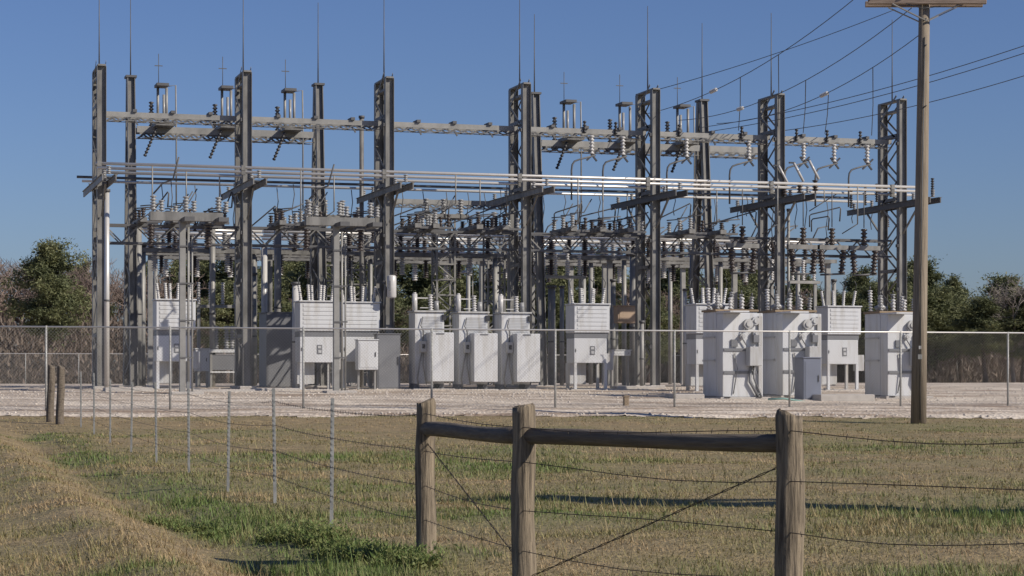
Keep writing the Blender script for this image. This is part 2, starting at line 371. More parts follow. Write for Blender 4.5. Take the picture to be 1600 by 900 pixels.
for hgt in (1.12,.86,.58,.30):
    pts = []
    for (ax,ay),(bx,by) in list(zip(line[:-1],line[1:]))[::-1]:
        for s in range(4):
            t = 1-s/4; x = ax+(bx-ax)*t; y = ay+(by-ay)*t; za = gz(ax,ay); zb = gz(bx,by)
            pts.append(Vector((x-.0,y-.02,za+(zb-za)*t+hgt-.012*math.sin(math.pi*t)))-FO)
    for (ax,ay),(bx,by) in zip(right[:-1],right[1:]):
        for s in range(5):
            t = s/5; x = ax+(bx-ax)*t; y = ay+(by-ay)*t
            pts.append(Vector((x,y-.085,0+hgt+.02*math.sin(x*3+hgt*9)-.02*math.sin(math.pi*t)))-FO)
    pts.append(Vector((right[-1][0],right[-1][1]-.08,hgt))-FO)
    mb = MB().tube(pts,.0028,5)
    for i in range(len(pts)-1):                       # barbs
        a, b = pts[i], pts[i+1]; L = (b-a).length; k = 0.06
        if a.y+FO.y > 24: continue
        while k < L:
            c = a+(b-a)*(k/L); q = Vector((random.uniform(-.3,.3),random.uniform(-.5,.5),1)).normalized()*.016
            mb.bar(c-q,c+q,.003); k += .13
    mb.build('barbed_wire','barb',fence)
def twist(a, b):
    a = Vector(a); b = Vector(b); mb = MB(); n = 60
    for ph in (0,math.pi):
        mb.tube([a+(b-a)*(i/n)+Vector((math.cos(i*.9+ph)*.003,0,math.sin(i*.9+ph)*.005))-FO for i in range(n+1)], .0028, 5)
    mb.build('brace_wire','barb',fence)
twist((WP[1][0]+.02,WP[1][1],.12),(WP[2][0],WP[2][1],P(1212,722,11.43).z))
twist((WP[0][0],WP[0][1],P(680,690,15.9).z),(WP[1][0],WP[1][1],.20))

# ------------------------------------------------------------------ chain link fences
def chain_fence(v, u0, u1, posts, H, label, step, r, base=None):
    p0 = U(0,v); root = empty('chain_link_fence', (p0.x,p0.y,gz(p0.x,p0.y)), TH); tag(root, label, 'fence')
    rz = root.location.z
    def lz(u): p = U(u,v); return gz(p.x,p.y)-rz
    zt = H
    for u in posts: MB().tube([(u,0,lz(u)-.2),(u,0,zt+.03)],.032,8).build('post','tpost',root)
    MB().tube([(u0,0,zt),(u1,0,zt)],.024,8).build('top_rail','alu',root)
    mb = MB(); u = u0
    while u < u1:
        for sgn in (1,-1):
            a = (u,-.03,lz(u)+.03); b = (u+sgn*(zt-.08),-.03+.004*sgn,zt-.02)
            mb.tube([a,b],r,3,cap=False,smooth=False)
        u += step
    mb.build('mesh','chain',root)
    mb = MB(); mb.tube([(q,-.03,lz(q)+.05) for q in np.linspace(u0,u1,30)],.006,4); mb.build('tension_wire','wire',root)
vf = -17.6; us = [uof(474,vf)+3.64*k for k in range(-4,9)]
us[2] = uof(72,vf)
chain_fence(vf, -22, 26, us, 2.32, 'near chain link fence with thin dark posts along the front of the gravel yard', .09, .0021)
chain_fence(72, -60, 60, [-60+3.6*k for k in range(34)], 2.15, 'far chain link fence with pale top rail at the back of the yard', .16, .004)

# ------------------------------------------------------------------ utility pole and overhead lines
def utility_pole(loc, zt, lean, label, arm=True):
    r = empty('utility_pole', loc); tag(r, label, 'utility pole')
    H = zt-loc[2]
    MB().tube([(lean*t,0,H*t-.1*(t==0)) for t in (0,.25,.5,.75,1)],[.195,.175,.16,.145,.13],20).build('pole','pole',r)
    if arm:
        MB().tube([(.0,-.20,.1),(.03,-.185,H*.4),(lean*.8,-.155,H*.85)],.012,5).build('ground_wire','wire',r)
        MB().box(-.05,.05,-.205,-.188,1.6,1.72).build('pole_tag','lsteel',r); MB().box(-.03,.03,-.203,-.186,1.85,1.93).build('pole_tag','alu',r)
        for z in (H-.75,H-1.25,H-1.9,H-3.4): MB().tube([(lean*.9,-.24,z),(lean*.9,.24,z)],.02,6).build('bolt','steeld',r)
        za = H-.82
        for sy in (-1,1): 
            a = MB().box(-1.42,1.46,-.06,.06,-.07,.07,.012).build('crossarm','arm',r); a.location = (lean*.95,sy*.2,za); a.rotation_euler=(0,R(1.2),R(-7))
        for sy in (-1,1):
            for sx in (-1,1):
                MB().bar((lean*.95,sy*.2,za-.48),(lean*.95+sx*.85,sy*.27,za-.07),.07,.02).build('brace','lsteel',r)
        for x in (-1.3,-.55,.6,1.3): MB().ins((lean+x,-.2,za+.09),(lean+x,-.2,za+.35),.07,2).build('insulator','brown',r)
        MB().tube([(lean-.5,-.2,za-.05),(lean-.1,-.22,za-.18),(lean+.35,-.22,za-.12)],.012,5).build('jumper','wire',r)
    return r
pb = P(1435,655,50.8); utility_pole((pb.x,50.8,gz(pb.x,50.8)), P(1445,0,50.8).z+.75, .16, 'tall wooden utility pole with double crossarm standing outside the near fence')
r_ = empty('transmission_pole', (16.1,16.2,gz(16.1,16.2))); tag(r_, 'tall round steel transmission pole out of frame, throwing a shadow across the field', 'transmission pole')
MB().tube([(0,0,-.1),(0,0,6),(0,0,12)],[.55,.48,.40],20).build('shaft','lsteel',r_); MB().box(-2.4,2.4,-.1,.1,11.3,11.5,.01).build('crossarm','lsteel',r_)

def wirething(name, pts, r, label, cat, group=None, dampers=(), m='wire'):
    o = Vector(pts[0]); ro = empty(name, o); tag(ro, label, cat, group)
    MB().tube([Vector(p)-o for p in pts], r, 5).build('conductor', m, ro)
    for t in dampers:
        i = t; a = Vector(pts[i])-o; b = Vector(pts[i+1])-o; d = (b-a).normalized()
        MB().ins(a, a+d*.55, .07, 5).build('insulator','porcw',ro)
    return ro
def sag(a, b, s, n=16):
    a = Vector(a); b = Vector(b); return [a+(b-a)*(i/n)-Vector((0,0,s*4*(i/n)*(1-i/n))) for i in range(n+1)]
ZB_ = 10.47
G = 'overhead conductors running up to the right'
LN = []
def lineto(p1, p2, s, label, damp=()):
    LN.append(sag(p1,p2,s,60)); wirething('overhead_wire', sag(p1,p2,s), .0135, label, 'power line', G, damp)
lineto(Q(1000,1.5,180), P(1345,-10,62), .6, 'steep overhead wire meeting the front gantry at the fifth column', (6,))
lineto(Q(1060,2,188), P(1425,12,60), .75, 'overhead wire crossing beside the left end of the pole crossarm', (5,))
lineto(Q(1120,1,193), P(1440,52,64), .65, 'overhead wire passing behind the utility pole just under its braces', (9,))
lineto(Q(1020,3,142), P(1398,15,75), .15, 'faint thin topmost overhead wire from the fifth column lightning rod')
lineto(Q(1090,3,200), P(1640,58,60), .3, 'upper of two close overhead wires leaving the right edge')
lineto(Q(1090,3.6,208), P(1640,70,60), .3, 'lower of two close overhead wires leaving the right edge')
lineto(Q(1200,2,207), P(1640,106,62), .25, 'lowest overhead wire leaving the right edge behind the pole')
for i,(px,wi) in enumerate([(1157,0),(1218,0),(1258,1),(1292,2),(1365,2)]):
    a = min(LN[wi], key=lambda q: abs(800+F*q.x/q.y-px)); b = Q(px-3,.1,z=ZB_+.35)
    wirething('drop_wire', [a,(a+b)/2+Vector((.03,0,0)),b], .016, 'thin vertical drop wire from an overhead line, %s from the left'%ORD[i], 'drop wire', 'thin vertical drop wires')

# ------------------------------------------------------------------ gantry columns
CP = [155,380,600,812,1012,1205,1394]
def front_column():
    r = empty('gantry_column'); H = 11.25
    for s in (-1,1):
        mb = MB(); c = s*.8
        mb.box(-.16,-.145,c-.13,c+.13,0,H).box(.145,.16,c-.13,c+.13,0,H).box(-.145,.145,c-.008,c+.008,0,H)
        mb.build('leg','steel',r); MB().box(-.3,.3,c-.3,c+.3,-.3,.12,.02).build('footing','conc',r)
    mb = MB()
    for sx in (-.168,.168):
        z = .4; k = 0
        while z < H-.6:
            a, b = (-.68,.68) if k%2 else (.68,-.68)
            mb.bar((sx,a,z),(sx,b,z+.85),.012,.085); z += .85; k += 1
        for z in (1.9,4.6,7.4,9.9): mb.bar((sx,-.68,z),(sx,.68,z),.012,.12)
    mb.build('lacing','steel',r)
    MB().box(-.14,.14,-.95,.95,H,H+.06).box(-.14,.14,-.66,.66,H-.42,H-.34).build('cap','steel',r)
    MB().tube([(0,0,H+.06),(0,0,H+1.2),(0,0,H+3.3)],[.028,.02,.012],6).build('lightning_rod','steeld',r)
    mb = MB()
    for k in range(5): mb.box(-.23,-.152,-.9,-.72,1.5+k*2+(k%2)*.3,1.62+k*2+(k%2)*.3)
    mb.build('step_bracket','steeld',r)
    return r
CN = ['leftmost tall laced steel column of the front gantry row','second tall laced steel column from the left, in the front row','third tall laced steel column of the front row, with a white can fixed to it',
 'fourth tall laced front column, close before a tapered back column','fifth tall laced steel column of the front row, right of the tan box','sixth tall laced front column, behind the bushings of the big white transformers','last tall laced front column, just left of the wooden utility pole']
for px, lb in zip(CP, CN):
    p = Q(px,0); inst('fcol', front_column, (p.x,p.y,.86), lb, 'steel column', 'laced steel columns of the front row')
V2 = 4.3
def back_column():
    r = empty('tapered_column'); H = 11.6
    mb0 = MB()
    for s in (-1,1):
        mb = MB(); n = 12
        for sx in (-.13,.13): mb.bar((sx,s*1.15,0),(sx,s*.14,H),.03,.26)
        mb.bar((0,s*1.15,0),(0,s*.14,H),.24,.03); mb.build('leg','steel',r)
        MB().box(-.35,.35,s*1.15-.3,s*1.15+.3,-.3,.1,.02).build('footing','conc',r)
    mb = MB(); z = .5; k = 0
    while z < H-.8:
        w0 = 1.15-1.01*z/H; w1 = 1.15-1.01*(z+.7)/H; s = 1 if k%2 else -1
        for sx in (-.10,.10): mb.bar((sx,-s*w0,z),(sx,s*w1,z+.7),.012,.08)
        z += .7; k += 1
    mb.build('lacing','steel',r)
    MB().box(-.2,.2,-.3,.3,H,H+.08).build('cap','steeld',r)
    MB().tube([(0,0,H+.08),(0,0,H+1.2),(0,0,H+3.2)],[.028,.02,.012],6).build('lightning_rod','steeld',r)
    return r
BC = [204,497,835,1097]
BN = ['leftmost tapered column of the back row, just right of the first front column','second tapered back column, between the second and third front columns','third tapered back column, directly behind the fourth front column','rightmost tapered back column with legs splayed like an A']
for px, lb in zip(BC, BN):
    p = Q(px,V2); inst('bcol', back_column, (p.x,p.y,.86), lb, 'steel column', 'tapered steel columns of the back row')

# beams -----------------------------------------------------------------
def beam_maker(L, seed, hard=True):
    def mk():
        r = empty('gantry_beam'); mb = MB(); rr = random.Random(seed)
        mb.box(0,L,-.26,-.23,-.03,.15).box(0,L,-.23,-.14,.13,.15).box(0,L,-.26,-.17,-.16,-.145)
        mb.box(0,L,.23,.26,-.03,.15).box(0,L,.17,.26,-.16,-.145).build('chord','lsteel',r)
        mb = MB(); x = .1; k = 0
        while x < L-.3:
            for y in (-.245,.245): mb.bar((x,y,-.03 if k%2 else -.15),(x+.22,y,-.15 if k%2 else -.03),.02,.05)
            x += .22; k += 1
        mb.build('web','steeld',r)
        mb = MB(); x = .2; k = 0
        while x < L-.5:
            a = -.2 if k%2 else .2; mb.bar((x,a,-.15),(x+.45,-a,-.15),.07,.015); x += .45; k += 1
        mb.build('lacing','steel',r)
        if hard:
            mb = MB()
            for t in (.22,.5,.78): mb.box(L*t-.07,L*t+.07,-.34,.3,.152,.25).bar((L*t,-.3,-.13),(L*t+.1,-.3,-.3),.05)
            mb.build('bracket','steeld',r)
        return r
    return mk
ZB = 10.47
ORDB = ['first','second','third','fourth','fifth','sixth']
for i in range(6):
    u0 = uof(CP[i],0)+.16; u1 = uof(CP[i+1],0)-.16; p = U(u0,0)
    o = beam_maker(u1-u0,i)(); o.location = (p.x,p.y,ZB); o.rotation_euler = (0,0,TH)
    tag(o, 'horizontal top beam of the front gantry in the %s bay from the left'%ORDB[i], 'steel beam', 'top beams of the front gantry')
for a,b,lb in ((204,497,'heavy back beam between the two left tapered columns'),(835,1097,'heavy back beam between the two right tapered columns'),(1097,1200,'short back beam right of the A shaped tapered column')):
    u0 = uof(a,V2)+.2; u1 = uof(b,V2)-.2; p = U(u0,V2)
    o = beam_maker(u1-u0,9,False)(); o.location = (p.x,p.y,ZB-.02); o.rotation_euler=(0,0,TH); o.scale = (1,1.3,1.35)
    tag(o, lb, 'steel beam', 'beams of the back gantry')
p = Q(610,6,317); L = uof(795,6)-uof(610,6)
o = beam_maker(L,3,False)(); o.location = p; o.rotation_euler=(0,0,TH); tag(o,'dark horizontal beam below the pipes between the third and fourth columns','steel beam')

# braces from back beam to front (visible dark boxes) and switch towers on back beam
def beam_switch():
    r = empty('mast_switch')
    MB().box(-.35,.35,-1.2,1.2,-.12,.02).build('base','steel',r)
    for x,y,h,m in ((-.14,-.1,1.45,'lsteel'),(.12,.2,1.2,'porc'),(.12,-.6,1.35,'lsteel')):
        MB().tube([(x,y,0),(x,y,h)],.055,6).build('post',m,r)
    MB().ins((-.3,.6,.02),(-.3,.6,1.0),.10,8).build('insulator','steeld',r)
    MB().box(-.25,.2,-.7,.1,1.42,1.52).build('top_plate','steeld',r)
    MB().tube([(-.1,0,1.5),(-.1,0,2.7)],.014,5).bar((-.25,0,2.25),(.05,0,2.25),.03).build('rod','steeld',r)
    MB().tube([(.12,-.2,1.45),(.5,-.3,1.5),(.52,-.3,-.1),(.52,-.3,-3)],.028,6).build('downpipe','lsteel',r)
    MB().ins((-.3,-1,-.2),(-.75,-1,-1.3),.07,9).build('strain_insulator','dark',r)
    return r
for i,px in enumerate((252,352,450,885,972,1062)):
    p = Q(px,V2,z=ZB+.25); inst('bsw', beam_switch, p, 'upright switch with thin rod on the back beam, %s from the left'%ORD[i], 'switch', 'switches with rods standing on the back beams')

# cross arms with post insulators --------------------------------------------
def cross_arm(wf):
    def mk():
        r = empty('cross_arm')
        mb = MB(); 
        for s in (-.22,.22): mb.box(s-.02,s+.02,-3.5,3.5,-.1,.1).box(s-.06,s+.06,-3.5,3.5,.1,.115)
        y = -3.3; k = 0
        while y < 3.2: mb.bar((-.2 if k%2 else .2,y,.09),(.2 if k%2 else -.2,y+.4,.09),.05,.012); y += .4; k += 1
        mb.build('beam','steeld' if wf else 'steel',r)
        for y in (-3.3,-1.75,-.2,1.75,3.3): MB().ins((0,y,.12),(0,y,.42),.085,4).build('insulator','porc',r)
        for y in (-1,1): MB().bar((0,y*.9,-1.1),(0,y*2.2,-.08),.06).build('knee_brace','steel',r)
        return r
    return mk
for i,px in enumerate(CP):
    p = Q(px,0,z=8.0); inst('arm%d'%(i>3), cross_arm(i>3), p, 'cross arm bolted across the %s tall front column, carrying the pipes'%ORD[i], 'cross arm', 'cross arms on the front columns')
# long parallel bus pipes
PZ = 8.48
PL = [(-3.3,150,1432,'nearest of the long pale pipes along the gantry'),(-1.75,152,1430,'second nearest of the long pale pipes along the gantry'),(-.2,156,1428,'middle one of the five long pipes, passing the front column heads'),(1.75,120,1330,'fourth long pipe from the front, darker and behind the columns'),(3.3,128,1360,'rearmost of the five long pipes, close before the tapered columns')]
for k,(v,a,b,lb) in enumerate(PL):
    ua = uof(a,v); ub = uof(b,v); o = U(ua,v,PZ); root = empty('bus_pipe', o, TH); tag(root, lb, 'bus pipe', 'long pipes over the cross arms')
    off = .19 if v==-.2 else 0
    MB().tube([(0,0,0),(ub-ua,0,0)],.055 if k<3 else .05,8).build('pipe','alu' if k!=3 else 'steeld',root)
    for q in CP:
        u = uof(q,v)-ua
        if .1<u<ub-ua: MB().box(u-.07,u+.07,-.08,.08,-.1,.07).build('clamp','steel',root)

# vertical drop pipes from the bus pipes -------------------------------------
drops = [(238,-3.3,330),(291,-1.75,322),(343,-.2,330),(470,-3.3,345),(522,-1.75,330),(712,-3.3,318),(750,-1.75,320),(792,-.2,328),(903,-3.3,350),(942,-1.75,350),(980,1.75,350),(1120,-.2,350),(1215,-3.3,350),(1288,-1.75,315),(1312,-.2,300),(1340,-3.3,350)]
for i,(px,v,y1) in enumerate(drops):
    a = Q(px,v,z=PZ-.05); b = Q(px,v,y1); c = b+Vector((-.55,.2,-.35))
    r = empty('drop_pipe', a); tag(r, 'slim pipe dropping from the long gantry pipes, %s from the left'%(ORD[i] if i<12 else ['thirteenth','fourteenth','fifteenth','sixteenth'][i-12]), 'drop pipe', 'slim vertical pipes below the long pipes')
    MB().tube([(0,0,0),b-a],.026,6).build('pipe','lsteel',r); MB().tube([b-a,c-a],.02,6).build('jumper','steeld',r)
rv = random.Random(3); hang = sorted([(px+rv.uniform(-9,9), rv.choice((1.75,3.3,3.3)), rv.uniform(335,372)) for px in range(215,1400,30)])
HN = ['in the first bay','in the second bay','in the third bay','in the fourth bay','in the fifth bay','in the last bay']
for i,(px,v,y1) in enumerate(hang):
    a = Q(px,v,z=PZ-.06); b = Q(px,v+rv.uniform(-.3,.3),y1); r = empty('hanging_lead', a); k = min(5,max(0,int((px-155)/207)))
    tag(r, 'thin dark lead hanging from the rear long pipes '+HN[k], 'lead', 'thin dark leads '+HN[k])
    MB().tube([(0,0,0),(b-a)*.3+Vector((.05,0,0)),(b-a)*.75+Vector((-.04,0,0)),b-a],.018,5).build('cable','steeld',r)
    if i%3==0: MB().ins(b-a,(b-a)-Vector((0,0,.45)),.085,5).build('insulator','brown',r)
# curved hooks hanging below the top beam
hooks = [(893,-.4,'at the fourth column'),(942,-.4,'between the fourth and fifth columns'),(1042,-.4,'just right of the fifth column'),(1140,-.4,'midway between the fifth and sixth columns'),(1226,-.4,'right of the sixth column'),(1274,-.4,'in the middle of the last bay'),(1326,-.4,'left of the last tall column')]
def hook():
    r = empty('hook_pipe')
    MB().ins((.8,0,.85),(.8,0,.1),.10,6).build('insulator','porcw',r)
    MB().ins((.55,.1,1.4),(.55,.1,.9),.07,4).build('stub','dark',r)
    MB().tube([(0,0,-1.6),(0,0,-.5),(.03,0,-.28),(.12,0,-.15),(.3,0,-.08),(.95,0,.1)],.035,8).build('pipe','steeld',r)
    MB().bar((.6,0,-.1),(1.05,0,.3),.06).bar((.65,0,.3),(1.0,0,-.12),.06).build('clamp','dark',r)
    return r
for px,v,w in hooks:
    p = Q(px,v,z=ZB-.95); inst('hook', hook, p, 'curved hook pipe hanging under the top beam '+w, 'hook pipe', 'curved hook pipes under the top beam')

# lattice girders at half height ---------------------------------------------
def girder_maker(L):
    def mk():
        r = empty('lattice_girder'); mb = MB()
        for y in (-.3,.3): mb.box(0,L,y-.03,y+.03,.62,.70).box(0,L,y-.03,y+.03,0,.07)
        mb.build('chord','steeld',r); mb = MB(); n = max(2,round(L/1.15)); s = L/n
        for k in range(n):
            for y in (-.3,.3):
                mb.bar((k*s,y,.64),((k+.5)*s,y,.04),.045).bar(((k+.5)*s,y,.04),((k+1)*s,y,.64),.045)
            mb.bar((k*s,-.3,.64),(k*s,.3,.64),.05)
        mb.build('web','steel',r); return r
    return mk
for i in range(6):
    u0 = uof(CP[i],0)+.16; u1 = uof(CP[i+1],0)-.16; p = U(u0,0,5.98)
    o = girder_maker(u1-u0)(); o.location = p; o.rotation_euler=(0,0,TH)
    tag(o, 'half height lattice girder of the front gantry in the %s bay from the left'%ORDB[i], 'lattice girder', 'half height lattice girders')

# disconnect switch: base channel, three stack pairs, blades ------------------
def switch_maker(m1, m2, tall, blade):
    def mk():
        r = empty('disconnect_switch')
        MB().box(-.12,.12,-1.3,1.3,-.16,0).build('base','steel',r)
        for y in (-1.1,0,1.1):
            MB().ins((0,y,0),(0,y,tall),.095,max(4,int(tall/.09)),8).build('insulator',m1,r)
            MB().ins((.5,y,-.1),(.5,y,tall*.85),.08,max(4,int(tall/.11)),8).build('insulator',m2,r)
            MB().box(.2-.4,.2+.45,y-.06,y+.06,-.18,-.1).build('bracket','steeld',r)
            MB().tube([(-.1,y,tall+.04),(.45,y,tall+.1),(.75,y,tall+blade)],.022,6).build('blade','steeld',r)
        return r
    return mk
def switch_v():   # hanging version
    r = empty('hanging_switch')
    MB().box(-.6,.6,-.1,.1,-.1,.04).build('base','steel',r)
    for x in (-.45,.45): MB().ins((x,0,-.1),(x*.8,0,-.85),.13,7).build('insulator','brown',r)
    MB().tube([(-.45,0,-.88),(.5,0,-.84)],.03,6).build('blade','steeld',r)
    MB().ins((0,0,.04),(0,0,.6),.12,5).build('insulator','brown',r)
    MB().tube([(0,0,.6),(0,0,1.7)],.02,5).build('lead','steeld',r)
    return r
GS = 'switches on the half height girders'
sw = [(218,0),(268,0),(322,0),(432,0),(470,0),(545,0),(640,0),(668,0),(735,0),(775,0),(880,0),(925,0),(968,0),(1062,0),(1110,0)]
for i,(px,v) in enumerate(sw):
    p = Q(px,v,z=6.86); k = i%3
    inst('sw%d'%k, switch_maker(('brown','porc','brown')[k],('porc','brown','brown')[k],(.36,.45,.30)[k],(.25,.6,.12)[k]), p, 'insulated switch on the front half height girder, %s from the left'%(ORD[i] if i<12 else ['thirteenth','fourteenth','fifteenth'][i-12]), 'switch', GS)
for i,px in enumerate((1160,1255,1300,1350)):
    p = Q(px,-.6,z=6.35); inst('swv', switch_v, p, 'dark hanging switch with long lead in the two right bays, %s from the left'%ORD[i], 'switch', 'hanging switches of the right bays', scale=(1.1,1,1.25))
jl = [(612,352,700,322,.8),(700,350,790,318,.8),(612,338,668,318,2.2),(470,336,508,318,1),(392,352,430,322,1),(866,332,905,320,.5),(1020,345,1078,318,1),(1108,350,1180,330,.8),(905,338,960,325,2),(1265,335,1312,324,.4),(1268,342,1294,338,.2),(238,328,262,300,1),(345,335,362,300,1)]
for i,(xa,ya,xb,yb,v) in enumerate(jl):
    a = Q(xa,v,ya); b = Q(xb,v-.8,yb); r_ = empty('jumper_pipe', a)
    tag(r_, 'dark sloping jumper pipe below the long gantry pipes, %s from the left'%(ORD+['thirteenth'])[sorted(q[0]+q[1]*.001 for q in jl).index(xa+ya*.001)] , 'jumper pipe', 'dark sloping jumper pipes')
    e1 = (b-a)+Vector((0,0,-.55)); MB().tube([(0,0,-.5),(0,0,-.06),(.06,0,0),b-a,(b-a)+Vector((.04,0,-.05)),e1],.028,6).build('pipe','steeld',r_)
# angled white fuses on sixth cross arm
def fuse():
    r = empty('fuse'); MB().ins((.1,0,0),(.1,0,.45),.12,4).build('base_insulator','brown',r)
    MB().tube([(.25,0,.45),(-.15,0,1.15)],.05,8).build('tube','porcw',r); MB().box(-.35,-.1,-.03,.03,1.12,1.18).build('tip','dark',r)
    return r
for i,(px,v) in enumerate(((1222,-.9),(1246,-2.0),(1270,-3.0))):
    p = Q(px,v,z=8.25); inst('fuse', fuse, p, 'slanted white fuse tube on the sixth cross arm, %s from the left'%ORD[i], 'fuse', 'slanted white fuses')
for i,(px,v) in enumerate(((1330,2.4),(1352,1.0),(1370,-.6),(1457,-3.3),(1440,-2.6))):
    p = Q(px,v,z=8.12); o = MB().ins((0,0,0),(0,0,.75),.07,8).build('post_insulator','dark'); o.location = p
    tag(o, 'upright dark post insulator on the last cross arm, %s from its rear end'%ORD[[0,1,2,4,3][i]], 'insulator', 'post insulators on the last cross arm')

# racks behind the gantry -----------------------------------------------------
def rack_maker(kind):
    def mk():
        r = empty('bus_rack'); H = 5.35
        for x in (-2.2,2.2):
            if kind==0: MB().box(x-.10,x+.10,-.10,.10,0,H).build('leg','lsteel',r)
            else: MB().tube([(x,0,0),(x,0,H)],.10,8).build('leg','lsteel',r)
        MB().box(-2.5,2.5,-.32,-.24,H,H+.16).box(-2.5,2.5,.24,.32,H,H+.16).build('beam','steel',r)
        mb = MB(); 
        for k in range(10): mb.bar((-2.4+k*.5,-.25 if k%2 else .25,H+.08),(-1.9+k*.5,.25 if k%2 else -.25,H+.08),.05)
        mb.build('lacing','steel',r)
        for k,x in enumerate((-1.9,-1.2,-.5,.3,1.0,1.8)):
            MB().ins((x,-.28,H+.16),(x,-.28,H+.85),.14,8).build('insulator','brown' if (k+kind)%5 else 'porc',r)
            if k%2==0: MB().ins((x+.2,.28,H),(x+.2,.28,H-.75),.13,8).build('insulator','porcw' if kind==1 else 'brown',r)
        for y,z,m in ((-.28,.9,'alu'),(.1,1.05,'alu'),(.3,.35,'alu')): MB().tube([(-2.5,y,H+z),(2.5,y,H+z)],.055,7).build('pipe',m,r)
        for x in (-1.6,-.2,1.3): MB().tube([(x,-.3,H+.95),(x+.25,-.4,H+1.5),(x+.7,-.4,H+1.6+.2*kind)],.03,6).build('jumper','steeld',r)
        return r
    return mk
RW = ['nearest','middle','farthest']
for j,v in enumerate((8.5,13.5,19)):
    for i in range(7):
        u = -15.5+i*5.05+j*.9; p = U(u,v); p.z = gz(p.x,p.y)
        if 800+F*(p.x-2.4)/p.y < 205: continue
        inst('rack%d'%((i+j)%2), rack_maker((i+j)%2), p, 'bus rack with dark insulators, %s from the left in the %s rack row'%(ORD[i],RW[j]), 'bus rack', 'bus racks behind the gantry', scale=(1,1,1+.03*j))
# lattice towers
def lattice_tower():
    r = empty('lattice_tower'); H = 6.6; w = .36
    mb = MB()
    for x in (-w,w):
        for y in (-w,w): mb.bar((x,y,0),(x,y,H),.07)
    mb.build('corner_angle','lsteel',r); mb = MB(); z = 0; k = 0
    while z < H-.5:
        s = 1 if k%2 else -1
        for q in (-w,w): mb.bar((s*w,q,z),(-s*w,q,z+.6),.04).bar((q,s*w,z),(q,-s*w,z+.6),.04).bar((-w,q,z),(w,q,z),.05).bar((q,-w,z),(q,w,z),.05)
        z += .6; k += 1
    mb.build('lacing','lsteel',r); MB().box(-.9,.9,-.5,.5,H,H+.15).build('top_plate','steel',r)
    for x in (-.7,0,.7): MB().ins((x,0,H+.15),(x,0,H+.8),.12,6).build('insulator','porc',r)
    return r
for px,v,lb in ((693,4.5,'square lattice tower standing behind the left two ribbed white cabinets'),(508,6,'square lattice tower behind the second steel stand'),(560,9,'square lattice tower left of the third tall column'),(772,10,'square lattice tower seen left of the fourth tall column')):
    p = Q(px,v); inst('ltow', lattice_tower, p, lb, 'lattice tower', 'square lattice towers')

# vertical round posts ---------------------------------------------------------
posts = [(167,-1.6,300,.09,'alu','slim pale pole standing against the leftmost tall column'),(215,6,350,.16,'lsteel','thick round post right of the leftmost tapered column'),(222,9,385,.15,'lsteel','short thick round post behind the leftmost tapered column'),(332,3,350,.11,'lsteel','round post between the first white cabinet and the second column'),
 (397,8,430,.10,'lsteel','short round post just right of the second column'),(413,7,385,.12,'porcw','white round post with collar right of the second column'),(434,6,330,.14,'lsteel','thick grey round post above the dark grey cabinet'),(462,-1,445,.12,'porcw','short white post left of the second white breaker cabinet'),
 (565,3,185,.085,'steel','tall slim pole left of the third tall column reaching the top beam'),(748,12,480,.08,'lsteel','thin grey post between the second and third ribbed white cabinets'),(862,6,450,.15,'lsteel','round post left of the fourth white breaker cabinet'),(848,7,445,.09,'lsteel','thin post right of the fourth tall column'),
 (878,9,450,.09,'lsteel','thin post close behind the fourth white breaker cabinet'),(990,5,400,.16,'lsteel','stout square-shouldered post right of the tan box'),(958,6,440,.10,'lsteel','round post left of the tan box'),(1003,-1,505,.08,'lsteel','short thin post left of the fifth column foot'),
 (1084,6,395,.17,'lsteel','stout post under the A shaped tapered column'),(1070,3,455,.07,'porcw','slim white post left of the transformers'),(1232,2,330,.06,'lsteel','thin pole behind the second big transformer'),(1303,4,440,.09,'lsteel','round post behind the fifth white breaker cabinet')]
for px,v,py,r_,m,lb in posts:
    p = Q(px,v); zt = Q(px,v,py).z-p.z; root = empty('support_post', p, TH); tag(root, lb, 'post')
    MB().tube([(0,0,-.1),(0,0,zt)],r_,10).build('shaft',m,root)
    MB().tube([(0,0,zt*.45),(0,0,zt*.45+.06)],r_*1.25,10).build('collar','steeld',root)
    MB().tube([(0,0,zt+.002),(0,0,zt+.1)],r_*1.35,10).build('cap','steeld',root)

# T shaped stands ----------------------------------------------------------------
def tstand():
    r = empty('steel_stand'); H = 5.75
    MB().box(-.20,-.01,-.1,.1,0,H-.1,.01).build('post','lsteel',r)
    MB().tube([(.09,.0,.1),(.09,.0,H-.3)],.04,8).build('conduit','lsteel',r)
    MB().tube([(.22,.05,.1),(.22,.05,H-.6)],.03,8).build('conduit','lsteel',r)
    MB().box(-1.15,1.2,-.15,.15,H-.1,H+.18).build('beam','steel',r)
    for x in (0,1.1): MB().box(x-.16,x+.16,-.95,.6,H-.16,H-.02).build('cross_piece','steeld',r)
    for x in (-1.05,-.0,1.05):
        MB().ins((x,-.1,H+.22),(x,-.1,H+.72),.11,5).build('insulator','porc',r)
        MB().ins((x+.3,.2,H+.22),(x+.3,.2,H+.6),.10,4).build('insulator','porc',r)
    MB().tube([(-1.05,-.1,H+.75),(-.75,-.1,H+1.1),(-.45,-.3,H+1.2),(-.3,-.6,H+1.9)],.028,6).build('jumper','steeld',r)
    for x in (-1.1,.75): MB().ins((x,.1,H-.2),(x,.1,H-.95),.13,7).build('hanging_insulator','brown',r)
    MB().box(-.5,.55,-.35,.35,-.2,.12,.02).build('footing','conc',r)
    for z in (1.2,2.4,3.6,4.8): MB().box(-.22,.26,-.13,-.102,z,z+.05).build('strap','steeld',r)
    return r
p = Q(290,-6.5); inst('tst', tstand, p, 'steel stand with beam of white insulators before the first white cabinet', 'steel stand','T shaped steel stands')
